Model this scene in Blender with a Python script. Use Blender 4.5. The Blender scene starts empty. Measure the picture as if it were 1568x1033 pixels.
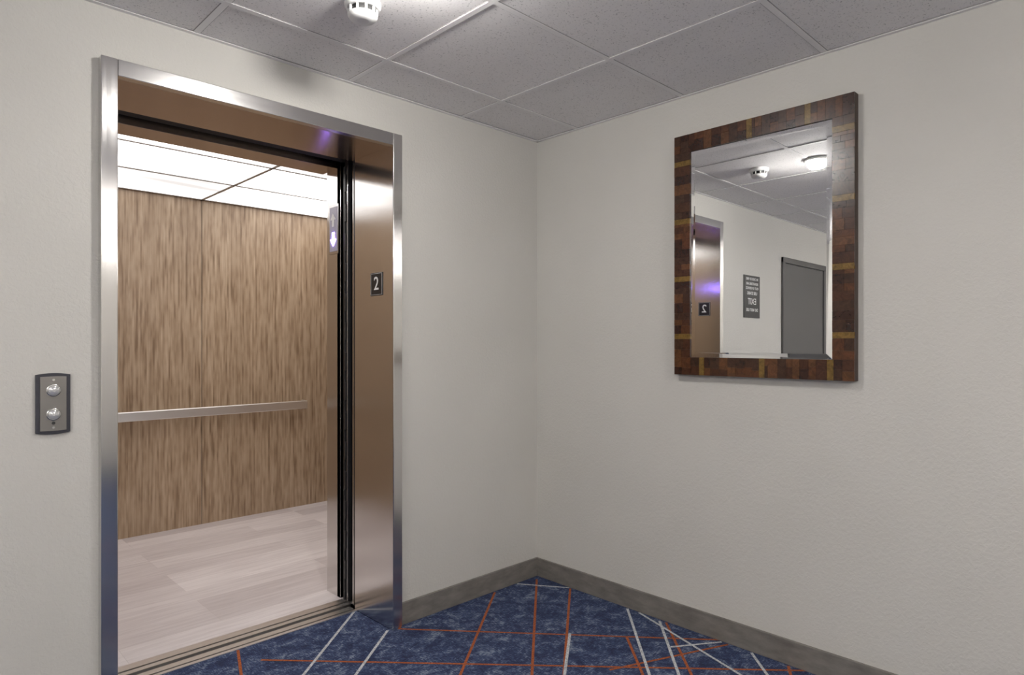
import bpy, bmesh, math, random
from mathutils import Vector
random.seed(11)
sc=bpy.context.scene
H=2.44
# ---------------------------------------------------------------- materials
def mat(name,col=(.5,.5,.5),rough=.5,metal=0,emit=None,es=0):
    m=bpy.data.materials.new(name); m.use_nodes=True
    b=m.node_tree.nodes['Principled BSDF']
    b.inputs['Base Color'].default_value=(*col,1)
    b.inputs['Roughness'].default_value=rough
    b.inputs['Metallic'].default_value=metal
    if emit:
        b.inputs['Emission Color'].default_value=(*emit,1); b.inputs['Emission Strength'].default_value=es
    return m
class N:
    def __init__(s,m): s.m=m; s.t=m.node_tree; s.b=s.t.nodes['Principled BSDF']; s.tc=s.t.nodes.new('ShaderNodeTexCoord')
    def new(s,ty,**k):
        n=s.t.nodes.new(ty)
        for a,v in k.items(): setattr(n,a,v)
        return n
    def l(s,a,b): s.t.links.new(a,b)
    def mapped(s,scale=(1,1,1),loc=(0,0,0),rot=(0,0,0),src=None):
        n=s.new('ShaderNodeMapping'); n.inputs['Scale'].default_value=scale; n.inputs['Location'].default_value=loc; n.inputs['Rotation'].default_value=rot
        s.l(src or s.tc.outputs['Object'],n.inputs['Vector']); return n.outputs['Vector']
    def noise(s,vec,scale,detail=3,rough=.5,dist=0):
        n=s.new('ShaderNodeTexNoise'); s.l(vec,n.inputs['Vector'])
        n.inputs['Scale'].default_value=scale; n.inputs['Detail'].default_value=detail; n.inputs['Roughness'].default_value=rough; n.inputs['Distortion'].default_value=dist
        return n.outputs['Fac']
    def ramp(s,fac,stops,interp='LINEAR'):
        n=s.new('ShaderNodeValToRGB'); r=n.color_ramp; r.interpolation=interp
        while len(r.elements)<len(stops): r.elements.new(.5)
        for e,(p,c) in zip(r.elements,stops): e.position=p; e.color=(*c,1)
        s.l(fac,n.inputs['Fac']); return n.outputs['Color']
    def mix(s,a,b,fac,mode='MIX'):
        n=s.new('ShaderNodeMix',data_type='RGBA',blend_type=mode)
        if isinstance(fac,(int,float)): n.inputs[0].default_value=fac
        else: s.l(fac,n.inputs[0])
        s.l(a,n.inputs[6]); s.l(b,n.inputs[7]); return n.outputs[2]
    def bump(s,h,st,dist=.002):
        n=s.new('ShaderNodeBump'); n.inputs['Strength'].default_value=st; n.inputs['Distance'].default_value=dist
        s.l(h,n.inputs['Height']); s.l(n.outputs['Normal'],s.b.inputs['Normal'])
    def col(s,c): s.l(c,s.b.inputs['Base Color'])

m_wall=mat('wall_vinyl',(.66,.63,.58),.6); n=N(m_wall)
v=n.mapped((1,1,1)); f1=n.noise(v,75,4,.55,.6); f2=n.noise(v,2,2)
n.col(n.ramp(f2,[(.3,(.560,.545,.510)),(.7,(.585,.570,.535))]))
n.bump(n.ramp(f1,[(.42,(0,0,0)),(.62,(1,1,1))]),.28,.002)

m_ceil=mat('ceiling_tile',(.5,.49,.49),.9); n=N(m_ceil)
v=n.mapped(); f=n.noise(v,150,3,.6)
c=n.ramp(f,[(.32,(.42,.405,.405)),(.39,(.82,.795,.79)),(1,(.88,.855,.85))]); n.col(c); n.bump(f,.25,.002)
m_tbar=mat('ceiling_grid',(.84,.82,.815),.5)
m_tedge=mat('tile_shadow_gap',(.30,.29,.29),.8)

m_base=mat('baseboard_vinyl',(.2,.18,.16),.55); n=N(m_base)
f=n.noise(n.mapped((1,1,3)),9,5,.65); n.col(n.ramp(f,[(.3,(.125,.115,.103)),(.7,(.215,.20,.18))]))

def steel(name,col=(.60,.575,.55),rough=.2,sc_=(90,90,.8),an=0,rot=0,axis='Z'):
    m=mat(name,col,rough,1); n=N(m)
    f=n.noise(n.mapped(sc_),3,4,.6)
    r=n.new('ShaderNodeMapRange'); r.inputs['To Min'].default_value=rough-.05; r.inputs['To Max'].default_value=rough+.06
    n.l(f,r.inputs['Value']); n.l(r.outputs['Result'],n.b.inputs['Roughness'])
    if an:
        t=n.new('ShaderNodeTangent',direction_type='RADIAL',axis=axis); n.l(t.outputs[0],n.b.inputs['Tangent'])
        n.b.inputs['Anisotropic'].default_value=an; n.b.inputs['Anisotropic Rotation'].default_value=rot
    else: n.bump(f,.04,.0004)
    return m
m_steel=steel('brushed_steel_vertical',(.70,.685,.67),rough=.19,an=.8,rot=0)
m_steelh=steel('brushed_steel_horizontal',(.62,.61,.60),sc_=(.8,90,90))
m_rail=steel('satin_rail',(.82,.80,.78),.36,(.8,90,90))
m_steeld=steel('steel_bronze_reflect_tint',(.46,.37,.31),.22,sc_=(.8,90,90),an=.85,axis='X')  # bronze transom; on the soffit the brown paints in a reflection
m_alu=steel('aluminium_sill',(.80,.78,.77),.35,(.8,90,90))
m_black=mat('black_void',(.008,.008,.009),.6)
m_rub=mat('black_rubber',(.02,.02,.022),.35)

def wood_mat(name):
    m=mat(name,(.3,.2,.12),.36); n=N(m)
    # columns of veneer strips: snap across the grain, run along z
    sep=n.new('ShaderNodeSeparateXYZ'); n.l(n.tc.outputs['Object'],sep.inputs[0])
    hx=n.new('ShaderNodeMath',operation='ADD'); n.l(sep.outputs['X'],hx.inputs[0]); n.l(sep.outputs['Y'],hx.inputs[1])
    sn=n.new('ShaderNodeMath',operation='SNAP'); n.l(hx.outputs[0],sn.inputs[0]); sn.inputs[1].default_value=.0125
    cmb=n.new('ShaderNodeCombineXYZ'); n.l(sn.outputs[0],cmb.inputs['X']); n.l(sep.outputs['Z'],cmb.inputs['Z'])
    a1=n.noise(n.mapped((997,1,5.0),src=cmb.outputs[0]),1,2,.5)
    a2=n.noise(n.mapped((60,60,1.9)),1,2,.5)
    mx=n.new('ShaderNodeMath',operation='MULTIPLY_ADD'); n.l(a1,mx.inputs[0]); mx.inputs[1].default_value=.55
    m2=n.new('ShaderNodeMath',operation='MULTIPLY'); n.l(a2,m2.inputs[0]); m2.inputs[1].default_value=.45; n.l(m2.outputs[0],mx.inputs[2])
    b=n.noise(n.mapped((260,260,5),(3,1,2)),1,4,.7)
    c2=n.noise(n.mapped((7,7,.4),(7,2,5)),1,2,.5)
    ca=n.ramp(mx.outputs[0],[(.36,(.24,.160,.098)),(.45,(.36,.255,.165)),(.53,(.455,.340,.232)),(.66,(.53,.41,.292))])
    cb=n.ramp(b,[(.35,(.70,.67,.64)),(.55,(1,1,1))])
    cc=n.ramp(c2,[(.3,(.84,.82,.80)),(.65,(1,1,1))])
    n.col(n.mix(n.mix(ca,cb,.7,'MULTIPLY'),cc,.7,'MULTIPLY')); n.bump(b,.03,.001); return m
m_wood=wood_mat('walnut_laminate')

m_plank=mat('vinyl_plank',(.6,.52,.5),.4); n=N(m_plank)
br=n.new('ShaderNodeTexBrick'); n.l(n.mapped((1,1,1),(.35,.03,0)),br.inputs['Vector'])
br.inputs['Scale'].default_value=1; br.inputs['Brick Width'].default_value=1.15; br.inputs['Row Height'].default_value=.165
br.inputs['Mortar Size'].default_value=.0006; br.offset=.37; br.offset_frequency=3
br.inputs['Color1'].default_value=(.82,.77,.77,1); br.inputs['Color2'].default_value=(.61,.555,.555,1); br.inputs['Mortar'].default_value=(.55,.49,.48,1)
g=n.noise(n.mapped((1.6,22,1)),2,4,.6,.5); gc=n.ramp(g,[(.3,(.80,.78,.78)),(.62,(1,1,1))])
n.col(n.mix(br.outputs['Color'],gc,.8,'MULTIPLY'))

m_carpet=mat('carpet_blue',(.03,.06,.18),.95); n=N(m_carpet)
a=n.noise(n.mapped((1,1,1)),13,6,.78,.6)
b=n.noise(n.mapped((30,160,1),(0,0,0),(0,0,.6)),1.4,2,.5)
c2=n.noise(n.mapped((160,30,1),(0,0,0),(0,0,.6)),1.4,2,.5)
ad=n.new('ShaderNodeMath',operation='ADD'); n.l(b,ad.inputs[0]); n.l(c2,ad.inputs[1])
a2=n.new('ShaderNodeMath',operation='MULTIPLY_ADD'); n.l(ad.outputs[0],a2.inputs[0]); a2.inputs[1].default_value=.5; n.l(a,a2.inputs[2])
hf=n.new('ShaderNodeMath',operation='MULTIPLY'); n.l(a2.outputs[0],hf.inputs[0]); hf.inputs[1].default_value=.5
n.col(n.ramp(hf.outputs[0],[(.42,(.009,.015,.050)),(.49,(.019,.034,.098)),(.535,(.050,.076,.155)),(.59,(.19,.225,.285))]))
n.bump(n.noise(n.mapped(),350,2),.6,.003)
def yarn(name,c):
    m=mat(name,c,.95); n=N(m); f=n.noise(n.mapped(),160,2)
    n.col(n.ramp(f,[(.35,tuple(x*.5 for x in c)),(.6,c)])); return m
m_or=yarn('carpet_orange',(.38,.095,.024)); m_wh=yarn('carpet_white',(.56,.58,.60))

m_dome=mat('lamp_diffuser',(.9,.9,.9),.4,0,(1,.97,.93),350)
m_fill=mat('fill_drum_emitter',(.9,.9,.9),.4,0,(1,.965,.925),42)  # glow of the added fill fixtures behind the camera
m_carlt=mat('car_light_panel',(.9,.9,.9),.4,0,(1,.975,.965),2.0); n=N(m_carlt)
# prismatic lens: slightly uneven brightness of the tubes behind it
f=n.noise(n.mapped((.6,4.5,1),(2,1,0)),1,1,.4)
r=n.new('ShaderNodeMapRange'); r.inputs['From Min'].default_value=.3; r.inputs['From Max'].default_value=.7; r.inputs['To Min'].default_value=.8; r.inputs['To Max'].default_value=3.9
n.b.inputs['Base Color'].default_value=(.3,.3,.3,1)
n.l(f,r.inputs['Value']); n.l(r.outputs['Result'],n.b.inputs['Emission Strength'])
m_carfr=mat('car_ceiling_frame',(.42,.41,.40),.4)
m_white=mat('white_plastic',(.75,.75,.74),.35)
m_slot=mat('dark_slot',(.03,.03,.03),.6)
m_vio=mat('indicator_violet',(.2,.15,.9),.3,0,(.26,.16,1.0),60)
m_viod=mat('indicator_screen',(.38,.37,.40),.2,0,(.5,.45,.9),.06)
m_btn=mat('button_clear',(.72,.72,.72),.15,.6)
m_pan=mat('call_plate_grey',(.25,.235,.22),.38,.7)
m_pand=mat('call_plate_border',(.035,.035,.045),.4)
m_sign=mat('sign_black',(.012,.012,.014),.35)
m_txt=mat('sign_white',(.85,.85,.85),.5)
m_door=mat('door_grey_paint',(.10,.097,.094),.45)
m_mirror=mat('mirror_glass',(.90,.91,.91),0,1)
m_mirb=mat('mirror_bevel',(.95,.96,.96),.02,1)
def block(name,c):
    m=mat(name,c,.26); n=N(m); f=n.noise(n.mapped((30,30,30)),1.3,4,.7,1)
    n.col(n.ramp(f,[(.3,tuple(x*.55 for x in c)),(.65,tuple(min(1,x*1.3) for x in c))])); return m
m_blocks=[block('teak_a',(.052,.019,.009)),block('teak_b',(.080,.028,.011)),block('teak_c',(.032,.012,.007)),block('teak_d',(.095,.038,.015)),block('teak_e',(.045,.020,.011))]
m_yel=block('yellow_wood',(.145,.085,.020))
m_mside=mat('mirror_side',(.05,.03,.02),.5)

# ---------------------------------------------------------------- mesh builder
class B:
    def __init__(s,name,mats,parent=None,bevel=0):
        s.bm=bmesh.new(); s.name=name; s.mats=mats; s.parent=parent; s.bev=bevel
    def box(s,x0,x1,y0,y1,z0,z1,mi=0):
        vs=[s.bm.verts.new(p) for p in [(x0,y0,z0),(x1,y0,z0),(x1,y1,z0),(x0,y1,z0),(x0,y0,z1),(x1,y0,z1),(x1,y1,z1),(x0,y1,z1)]]
        for q in [(0,3,2,1),(4,5,6,7),(0,1,5,4),(1,2,6,5),(2,3,7,6),(3,0,4,7)]:
            f=s.bm.faces.new([vs[i] for i in q]); f.material_index=mi
        return s
    def poly(s,pts,mi=0):
        f=s.bm.faces.new([s.bm.verts.new(p) for p in pts]); f.material_index=mi; return f
    def prism(s,pts,vec,mi=0):
        a=[s.bm.verts.new(p) for p in pts]; b=[s.bm.verts.new(Vector(p)+Vector(vec)) for p in pts]; k=len(pts)
        fs=[s.bm.faces.new(a),s.bm.faces.new(b[::-1])]+[s.bm.faces.new([a[i],b[i],b[(i+1)%k],a[(i+1)%k]][::-1]) for i in range(k)]
        for f in fs: f.material_index=mi
        return s
    def lathe(s,c,prof,axis='Z',seg=40,mi=0):
        rings=[]
        for r,h in prof:
            ring=[]
            for i in range(seg):
                t=2*math.pi*i/seg; a,b=r*math.cos(t),r*math.sin(t)
                if axis=='Z': p=(c[0]+a,c[1]+b,c[2]+h)
                elif axis=='Y': p=(c[0]+a,c[1]+h,c[2]+b)
                else: p=(c[0]+h,c[1]+a,c[2]+b)
                ring.append(s.bm.verts.new(p))
            rings.append(ring)
        for A,Bq in zip(rings,rings[1:]):
            for i in range(seg):
                f=s.bm.faces.new([A[i],A[(i+1)%seg],Bq[(i+1)%seg],Bq[i]]); f.material_index=mi; f.smooth=True
        for R in (rings[0],rings[-1]):
            f=s.bm.faces.new(R); f.material_index=mi
        return s
    def done(s):
        bmesh.ops.recalc_face_normals(s.bm,faces=s.bm.faces)
        me=bpy.data.meshes.new(s.name); s.bm.to_mesh(me); s.bm.free()
        for m in s.mats: me.materials.append(m)
        o=bpy.data.objects.new(s.name,me); sc.collection.objects.link(o)
        if s.parent: o.parent=s.parent
        if s.bev:
            b=o.modifiers.new('bevel','BEVEL'); b.width=s.bev; b.segments=2; b.limit_method='ANGLE'
        return o
def empty(name):
    e=bpy.data.objects.new(name,None); e.empty_display_size=.1; sc.collection.objects.link(e); return e
def text(body,size,loc,rot,m,name,parent,ext=.0006):
    cu=bpy.data.curves.new(name,'FONT'); cu.body=body; cu.size=size; cu.align_x='CENTER'; cu.align_y='CENTER'; cu.extrude=ext; cu.offset=size*.006
    t=bpy.data.objects.new(name+'_tmp',cu); sc.collection.objects.link(t)
    bpy.context.view_layer.update()
    me=bpy.data.meshes.new_from_object(t.evaluated_get(bpy.context.evaluated_depsgraph_get()))
    bpy.data.objects.remove(t); me.materials.clear(); me.materials.append(m)
    o=bpy.data.objects.new(name,me); o.location=loc; o.rotation_euler=rot; sc.collection.objects.link(o); o.parent=parent; return o
R=math.radians
XL,YB=-5.2,-5.0          # far limits of the lobby
FX0,FX1=-2.13,-.935       # steel frame outside
OX0,OX1=-2.08,-.985       # clear opening
FT,OT=2.262,2.206
JY=.30
# ---------------------------------------------------------------- shell
w=B('wall_elevator',[m_wall])
w.box(XL,FX0,0,.12,0,H).box(FX1,0,0,.12,0,H).box(FX0,FX1,0,.12,FT,H).done()
B('wall_right',[m_wall]).box(0,.12,YB,.12,0,H).done()
B('wall_back',[m_wall]).box(XL,.12,YB-.12,YB,0,H).done()
B('wall_left',[m_wall]).box(XL-.12,XL,YB-.12,.12,0,H).done()
# carpeted floor with woven line pattern
fl=B('floor',[m_carpet,m_or,m_wh])
fl.box(XL,.0,YB,0,-.05,0).box(OX0,OX1,0,.28,-.05,0)
def strip(p,q,wd,mi,z,ext=0):
    p,q=Vector((*p,z)),Vector((*q,z)); d=(q-p).normalized(); q=q+d*ext
    nn=Vector((-d.y,d.x,0))*wd/2
    fl.poly([p+nn,q+nn,q-nn,p-nn],mi)
OR,WH=1,2
segs=[((-.05,-.045),(-.814,-.744),OR,3),((-.343,-.02),(-1.016,-.546),OR,2.5),((-.02,-.262),(-.466,-.623),OR,1.2),
((-.976,-.007),(-.244,-.84),OR,.7),((-1.528,.122),(-.424,-1.044),OR,.9),((-.275,-.81),(-.5,-1.049),OR,2),((-.02,-.85),(-.37,-1.19),OR,2),
((-1.562,.274),(-1.634,.056),OR,2),((-.02,-1.16),(-.287,-1.049),OR,.3),((-.02,-1.42),(-.6,-1.75),OR,1.5),
((-1.003,.275),(-1.459,-.115),WH,1.6),((-1.0,-.012),(-1.311,-.259),WH,1.6),((-.431,-.612),(-.722,-.834),WH,1.6),((-.02,-.631),(-.482,-1.067),WH,1.4),
((-.03,-.822),(-.399,-1.148),WH,1.6),((-.02,-1.265),(-.15,-1.391),WH,1.8),((-.179,-.02),(-.02,-.255),WH,0),((-.02,-.70),(-.17,-1.15),WH,.5),
((-.22,-1.0),(-.02,-1.13),WH,0)]
for i,(p,q,mi,ext) in enumerate(segs):
    strip(p,q,.0115 if mi==OR else .012,mi,.0006+.00012*i,ext)
fl.done()
# ceiling
ce=B('ceiling',[m_ceil,m_tbar,m_tedge])
ce.box(XL-.12,.12,YB-.12,.12,H+.004,H+.10,0)
gx=[-.563-.631*i for i in range(-0,8)]; gy=[-.303-.628*i for i in range(0,8)]
for x in gx:
    ce.box(x-.011,x+.011,YB,0,H+.001,H+.006,1); ce.box(x-.0135,x+.0135,YB,0,H+.0025,H+.005,2)
for y in gy:
    ce.box(XL,0,y-.011,y+.011,H+.0008,H+.006,1); ce.box(XL,0,y-.0135,y+.0135,H+.0023,H+.005,2)
ce.box(XL,0,-.018,0,H-.002,H+.006,1).box(-.018,0,YB,0,H-.002,H+.006,1)
ce.box(XL,0,-.021,0,H+.0005,H+.005,2).box(-.021,0,YB,0,H+.0005,H+.005,2)
ce.done()
# baseboards
def baseb(name,boxes):
    b=B(name,[m_base],bevel=.003)
    for q in boxes: b.box(*q)
    b.done()
baseb('baseboard_elevator',[(FX1,0,-.012,0,0,.103),(-3.2,FX0,-.012,0,0,.103)])
baseb('baseboard_right',[(-.012,0,YB,-.012,0,.103)])
baseb('baseboard_back',[(XL,-.012,YB,YB+.012,0,.103)])

# ---------------------------------------------------------------- elevator frame
ef=empty('elevator_door_frame')
fr=B('jambs',[m_steel],ef,.003)
fr.box(FX0,OX0,-.035,JY,0,FT).box(OX1,FX1,-.035,JY,0,FT); fr.done()
B('header',[m_steelh],ef,.002).box(OX0,OX1,-.035,-.002,OT,FT-.0005).done()
B('soffit',[m_steeld],ef,.001).box(OX0,OX1,-.002,JY+.03,OT,FT-.0005).done()  # steel coloured darker brown in place of reflected floor and carpet
def floor_plate(face_x,sgn,nm):
    x0,x1=(face_x-.003,face_x) if sgn<0 else (face_x,face_x+.003)
    B(nm,[m_sign],ef,.001).box(x0,x1,.05,.152,1.530,1.638).done()
    fx=face_x+sgn*.0032
    b=B(nm+'_border',[m_txt],ef)
    a,c=(fx-.0004,fx) if sgn<0 else (fx,fx+.0004)
    for q in [(.054,.148,1.534,1.5352),(.054,.148,1.6328,1.634),(.054,.0552,1.534,1.634),(.1468,.148,1.534,1.634)]:
        b.box(a,c,q[0],q[1],q[2],q[3])
    b.done()
    text('2',.088,(fx,.101,1.584),(R(90),0,R(-90 if sgn<0 else 90)),m_txt,nm+'_digit',ef)
floor_plate(OX1,-1,'floor_number_plate'); floor_plate(OX0,1,'floor_number_plate_b')
# sill
B('hall_sill',[m_alu,m_black],ef).box(OX0,OX1,.28,.30,-.03,.002).box(OX0,OX1,.30,.31,-.03,-.006,1).box(OX0,OX1,.31,.345,-.03,.002).box(OX0,OX1,.345,.372,-.05,-.02,1).done()
# sliding door panels, retracted to the right
ed=empty('elevator_sliding_door')
B('hall_panel',[m_rub,m_steel],ed,.002).box(-.972,-.15,.312,.342,.006,2.24).box(-.9725,-.969,.330,.3425,.01,2.2,1).done()
B('car_panel',[m_rub,m_steel],ed,.002).box(-.966,-.15,.395,.430,.006,2.24).box(-.9675,-.963,.40,.404,.01,2.2,1).box(-.972,-.966,.42,.432,.01,2.2,0).done()
gb=B('safety_edge',[m_rub,m_steel],ed,.001)
for i in range(14):
    z=.12+i*.15; gb.box(-.975,-.966,.407,.417,z,z+.09)
gb.done()
B('track_header',[m_black],ed).box(-2.1,-.1,.345,.475,2.235,2.3).done()

# ---------------------------------------------------------------- elevator car
ec=empty('elevator_car')
CX0,CX1,CY0,CY1,CZ=-2.13,.12,.46,2.40,2.345
B('car_floor',[m_plank],ec).box(CX0,CX1,CY0,CY1,-.04,.0).done()
B('car_sill',[m_alu,m_black],ec).box(OX0,OX1+.02,.372,.40,-.03,.002).box(OX0,OX1+.02,.40,.412,-.03,-.005,1).box(OX0,OX1+.02,.412,.46,-.03,.002).done()
bw=B('car_walls',[m_wood,m_slot],ec)
bw.box(CX0,-.992,CY1,CY1+.02,.0,CZ).box(-.988,CX1,CY1,CY1+.02,0,CZ).box(-.992,-.988,CY1+.003,CY1+.02,0,CZ,1)
bw.box(CX0-.02,CX0,CY0,CY1+.02,0,CZ).box(CX1,CX1+.02,CY0,CY1+.02,0,CZ)
bw.done()
rp=B('return_panels',[m_steel],ec,.002)
rp.box(-.963,CX1,.477,.51,.0,2.345).box(-.963,-.93,.477,.615,0,2.345)
rp.box(CX0,-2.08,.477,.615,0,2.345).done()
B('transom',[m_steeld],ec,.001).box(-2.08,-.963,.50,.66,2.206,2.345).done()
hr=B('handrail',[m_rail],ec,.006)
hr.box(-2.0,-.215,2.315,2.330,.787,.852)
for x in (-1.9,-1.3,-.7): hr.box(x-.012,x+.012,2.33,2.40,.805,.835)
hr.box(-.230,-.215,2.33,2.40,.787,.852)
hr.done()
cc=B('car_ceiling',[m_carfr,m_carlt],ec)
cc.box(CX0,CX1,CY0,CY1+.02,CZ+.004,CZ+.06)
ys=[.66,1.22,1.80,2.385]; xs=[CX0+.01,-.99,CX1-.01]
for i in range(2):
    for j in range(3):
        cc.box(xs[i]+.010,xs[i+1]-.010,ys[j]+.010,ys[j+1]-.010,CZ-.002,CZ+.01,1)
for x in xs: cc.box(x-.010,x+.010,.66,2.40,CZ-.006,CZ+.01,0)
for y in ys: cc.box(CX0,CX1,y-.010,y+.010,CZ-.006,CZ+.01,0)
cc.done()
# direction indicator on the return panel
di=B('direction_indicator',[m_steelh,m_viod,m_vio,m_white],ec,.0)
X=-.963
di.box(X-.006,X,.487,.583,1.770,2.025,0).box(X-.008,X-.006,.497,.573,1.783,2.012,1)
yc=.535
def arrow(z,s,mi):
    pts=[(yc-.010,z+.035*s),(yc+.010,z+.035*s),(yc+.010,z),(yc+.028,z),(yc,z-.035*s),(yc-.028,z),(yc-.010,z)]
    di.prism([(X-.0105,a,b) for a,b in pts],(.002,0,0),mi)
arrow(1.845,1,2); arrow(1.945,-1,3)
di.done()

# ---------------------------------------------------------------- call buttons
cb=empty('elevator_call_button')
cx,cz=-2.256,1.1145
def cushion(wd,ht,bul,y):
    pts=[]; 
    for i in range(9): 
        t=-1+2*i/8; pts.append((cx+t*wd/2,y,cz-ht/2-bul*(1-t*t)))
    for i in range(9):
        t=1-2*i/8; pts.append((cx+t*wd/2,y,cz+ht/2+bul*(1-t*t)))
    return pts
B('plate_border',[m_pand],cb,.001).prism(cushion(.092,.185,.005,-.010),(0,.014,0)).done()
B('plate',[m_pan],cb,.001).prism(cushion(.070,.172,.001,-.013),(0,.006,0)).done()
bt=B('buttons',[m_btn,m_steelh,m_slot],cb)
for dz in (.043,-.034):
    bt.lathe((cx,-.013,cz+dz),[(.0200,.0),(.0200,-.003),(.017,-.004)],'Y',32,1)
    bt.lathe((cx,-.017,cz+dz),[(.0155,0),(.0155,-.004),(.013,-.007),(.004,-.0085)],'Y',32,0)
for dz in (.076,-.076): bt.lathe((cx,-.013,cz+dz),[(.004,0),(.004,-.0015)],'Y',16,1)
bt.lathe((cx,-.013,cz-.062),[(.005,0),(.005,-.001)],'Y',16,2)
bt.done()

# ---------------------------------------------------------------- mirror
mi_=empty('wall_mirror')
Y0,Y1,Z0,Z1=-1.676,-.907,1.164,2.250; FW=.080; D=-.040
fb=B('frame',m_blocks+[m_yel,m_mside],mi_)
fb.box(D+.006,0,Y0,Y1,Z0,Z0+FW,6).box(D+.006,0,Y0,Y1,Z1-FW,Z1,6).box(D+.006,0,Y0,Y0+FW,Z0+FW,Z1-FW,6).box(D+.006,0,Y1-FW,Y1,Z0+FW,Z1-FW,6)
def pick(last):
    while True:
        k=random.randrange(5)
        if k!=last: return k
def fillbar(u0,u1,v0,v1,horizontal,yell):
    u=u0; last=-1
    edges=[]
    ymarks=sorted(yell)
    while u<u1-1e-4:
        nxt=next((m for m in ymarks if m>u-1e-4),None)
        if nxt is not None and abs(nxt-u)<.004:
            e=min(u+.024,u1); edges.append((u,e,True)); u=e; ymarks=[m for m in ymarks if m>u]; continue
        e=u+random.uniform(.024,.048)
        if nxt is not None and e>nxt-.010: e=nxt
        if e>u1-.012: e=u1
        edges.append((u,e,False)); u=e
    for a,b,yl in edges:
        n_=random.choice([1,2,2]) if not yl else 1
        cuts=[v0]+sorted([v0+(v1-v0)*(j/n_+random.uniform(-.15,.15)) for j in range(1,n_)])+[v1]
        for c,d in zip(cuts,cuts[1:]):
            last=5 if yl else pick(last); dx=D-random.uniform(0,.0010)
            g=.0003
            if horizontal: fb.box(dx,D+.007,a+g,b-g,c+g,d-g,last)
            else: fb.box(dx,D+.007,c+g,d-g,a+g,b-g,last)
zm=[Z0+.16*(Z1-Z0)-.012,Z0+.40*(Z1-Z0)-.012,Z0+.64*(Z1-Z0)-.012,Z0+.89*(Z1-Z0)-.02]
fillbar(Z0+FW,Z1-FW,Y0,Y0+FW,False,zm); fillbar(Z0+FW,Z1-FW,Y1-FW,Y1,False,zm)
fillbar(Y0,Y1,Z0,Z0+FW,True,[Y0+.075,Y0+.345,Y1-.150]); fillbar(Y0,Y1,Z1-FW,Z1,True,[Y0+.16,Y0+.40])
fb.done()
gl=B('glass',[m_mirror,m_mirb],mi_)
a0,a1,b0,b1=Y0+FW,Y1-FW,Z0+FW,Z1-FW; bv=.022
xo=-.0335
# the glass hangs very slightly out of true
def xi(y,z): return -.0365+.003*(y-a0)+.0018*(z-b0)
out=[(xo,a0,b0),(xo,a1,b0),(xo,a1,b1),(xo,a0,b1)]
inn=[(xi(y,z),y,z) for y,z in [(a0+bv,b0+bv),(a1-bv,b0+bv),(a1-bv,b1-bv),(a0+bv,b1-bv)]]
gl.poly(inn,0)
for i in range(4): gl.poly([out[i],out[(i+1)%4],inn[(i+1)%4],inn[i]],1)
g=gl.done()

# ---------------------------------------------------------------- ceiling devices
sd=B('smoke_detector',[m_white,m_slot]); c=(-1.497,-.617,H)
sd.lathe(c,[(.060,.004),(.060,-.010),(.056,-.016),(.050,-.018)],'Z',48,0)
sd.lathe(c,[(.044,-.017),(.044,-.040)],'Z',48,1)
sd.lathe(c,[(.049,-.036),(.049,-.043),(.042,-.052),(.018,-.056)],'Z',48,0)
for i in range(10):
    t=2*math.pi*i/10; x,y=c[0]+.046*math.cos(t),c[1]+.046*math.sin(t)
    sd.lathe((x,y,H),[(.0045,-.016),(.0045,-.040)],'Z',8,0)
sd.done()
def lamp(x,y):
    p=empty('ceiling_light')
    B('trim_ring',[m_white],p).lathe((x,y,H),[(.075,0),(.075,-.008),(.066,-.012)],'Z',48,0).done()
    B('diffuser',[m_dome],p).lathe((x,y,H),[(.055,-.011),(.054,-.036),(.044,-.050),(.02,-.056)],'Z',48,0).done()
lamp(-1.53,-.97)
def fill_drum(x,y):  # unseen fixtures, added to brighten ceiling and walls
    p=empty('drum_fill_light')
    B('fill_canopy',[m_white],p).lathe((x,y,H),[(.07,0),(.07,-.02),(.012,-.025),(.012,-.15)],'Z',40,0).done()
    B('fill_shade',[m_fill],p).lathe((x,y,H),[(.20,-.15),(.20,-.28),(.16,-.29)],'Z',48,0).done()
fill_drum(-1.5,-3.75); fill_drum(-3.6,-3.75); fill_drum(-4.3,-1.9)

# ---------------------------------------------------------------- sign & door seen in the mirror
sg=empty('fire_safety_sign')
B('plate',[m_sign],sg,.001).box(-2.82,-2.53,-.006,.002,1.53,1.885).done()
lines=[('IN CASE OF FIRE',.030,1.855),('ELEVATORS ARE',.030,1.815),('OUT OF SERVICE',.030,1.778),('USE STAIRS',.036,1.735),('EXIT',.075,1.665),('DO NOT USE',.036,1.595)]
for i,(s_,z_,h_) in enumerate(lines): text(s_,z_,(-2.675,-.0068,h_),(R(90),0,0),m_txt,'lettering_%d'%i,sg)
dr=empty('door_1')
b=B('frame',[m_door],dr,.003)
b.box(-3.31,-3.26,-.02,0,0,2.10).box(-4.27,-4.22,-.02,0,0,2.10).box(-4.27,-3.26,-.021,0,2.05,2.101).done()
B('leaf',[m_door],dr,.002).box(-4.218,-3.312,-.008,0,.01,2.048).done()
B('handle',[m_steelh],dr,.002).box(-4.17,-4.13,-.016,-.008,.92,1.10).box(-4.16,-4.03,-.06,-.045,1.01,1.03).box(-4.16,-4.14,-.05,-.012,1.01,1.03).done()

# ---------------------------------------------------------------- world, camera
w=bpy.data.worlds.new('world'); sc.world=w; w.use_nodes=True
w.node_tree.nodes['Background'].inputs['Color'].default_value=(0,0,0,1)
cam=bpy.data.cameras.new('camera'); co=bpy.data.objects.new('camera',cam); sc.collection.objects.link(co)
cam.sensor_width=36; cam.lens=990/1568*36; cam.shift_y=.0054; cam.clip_start=.02
co.location=(-2.650,-2.513,1.308); co.rotation_euler=(R(90),0,R(-44.3)); sc.camera=co
sc.view_settings.view_transform='Standard'
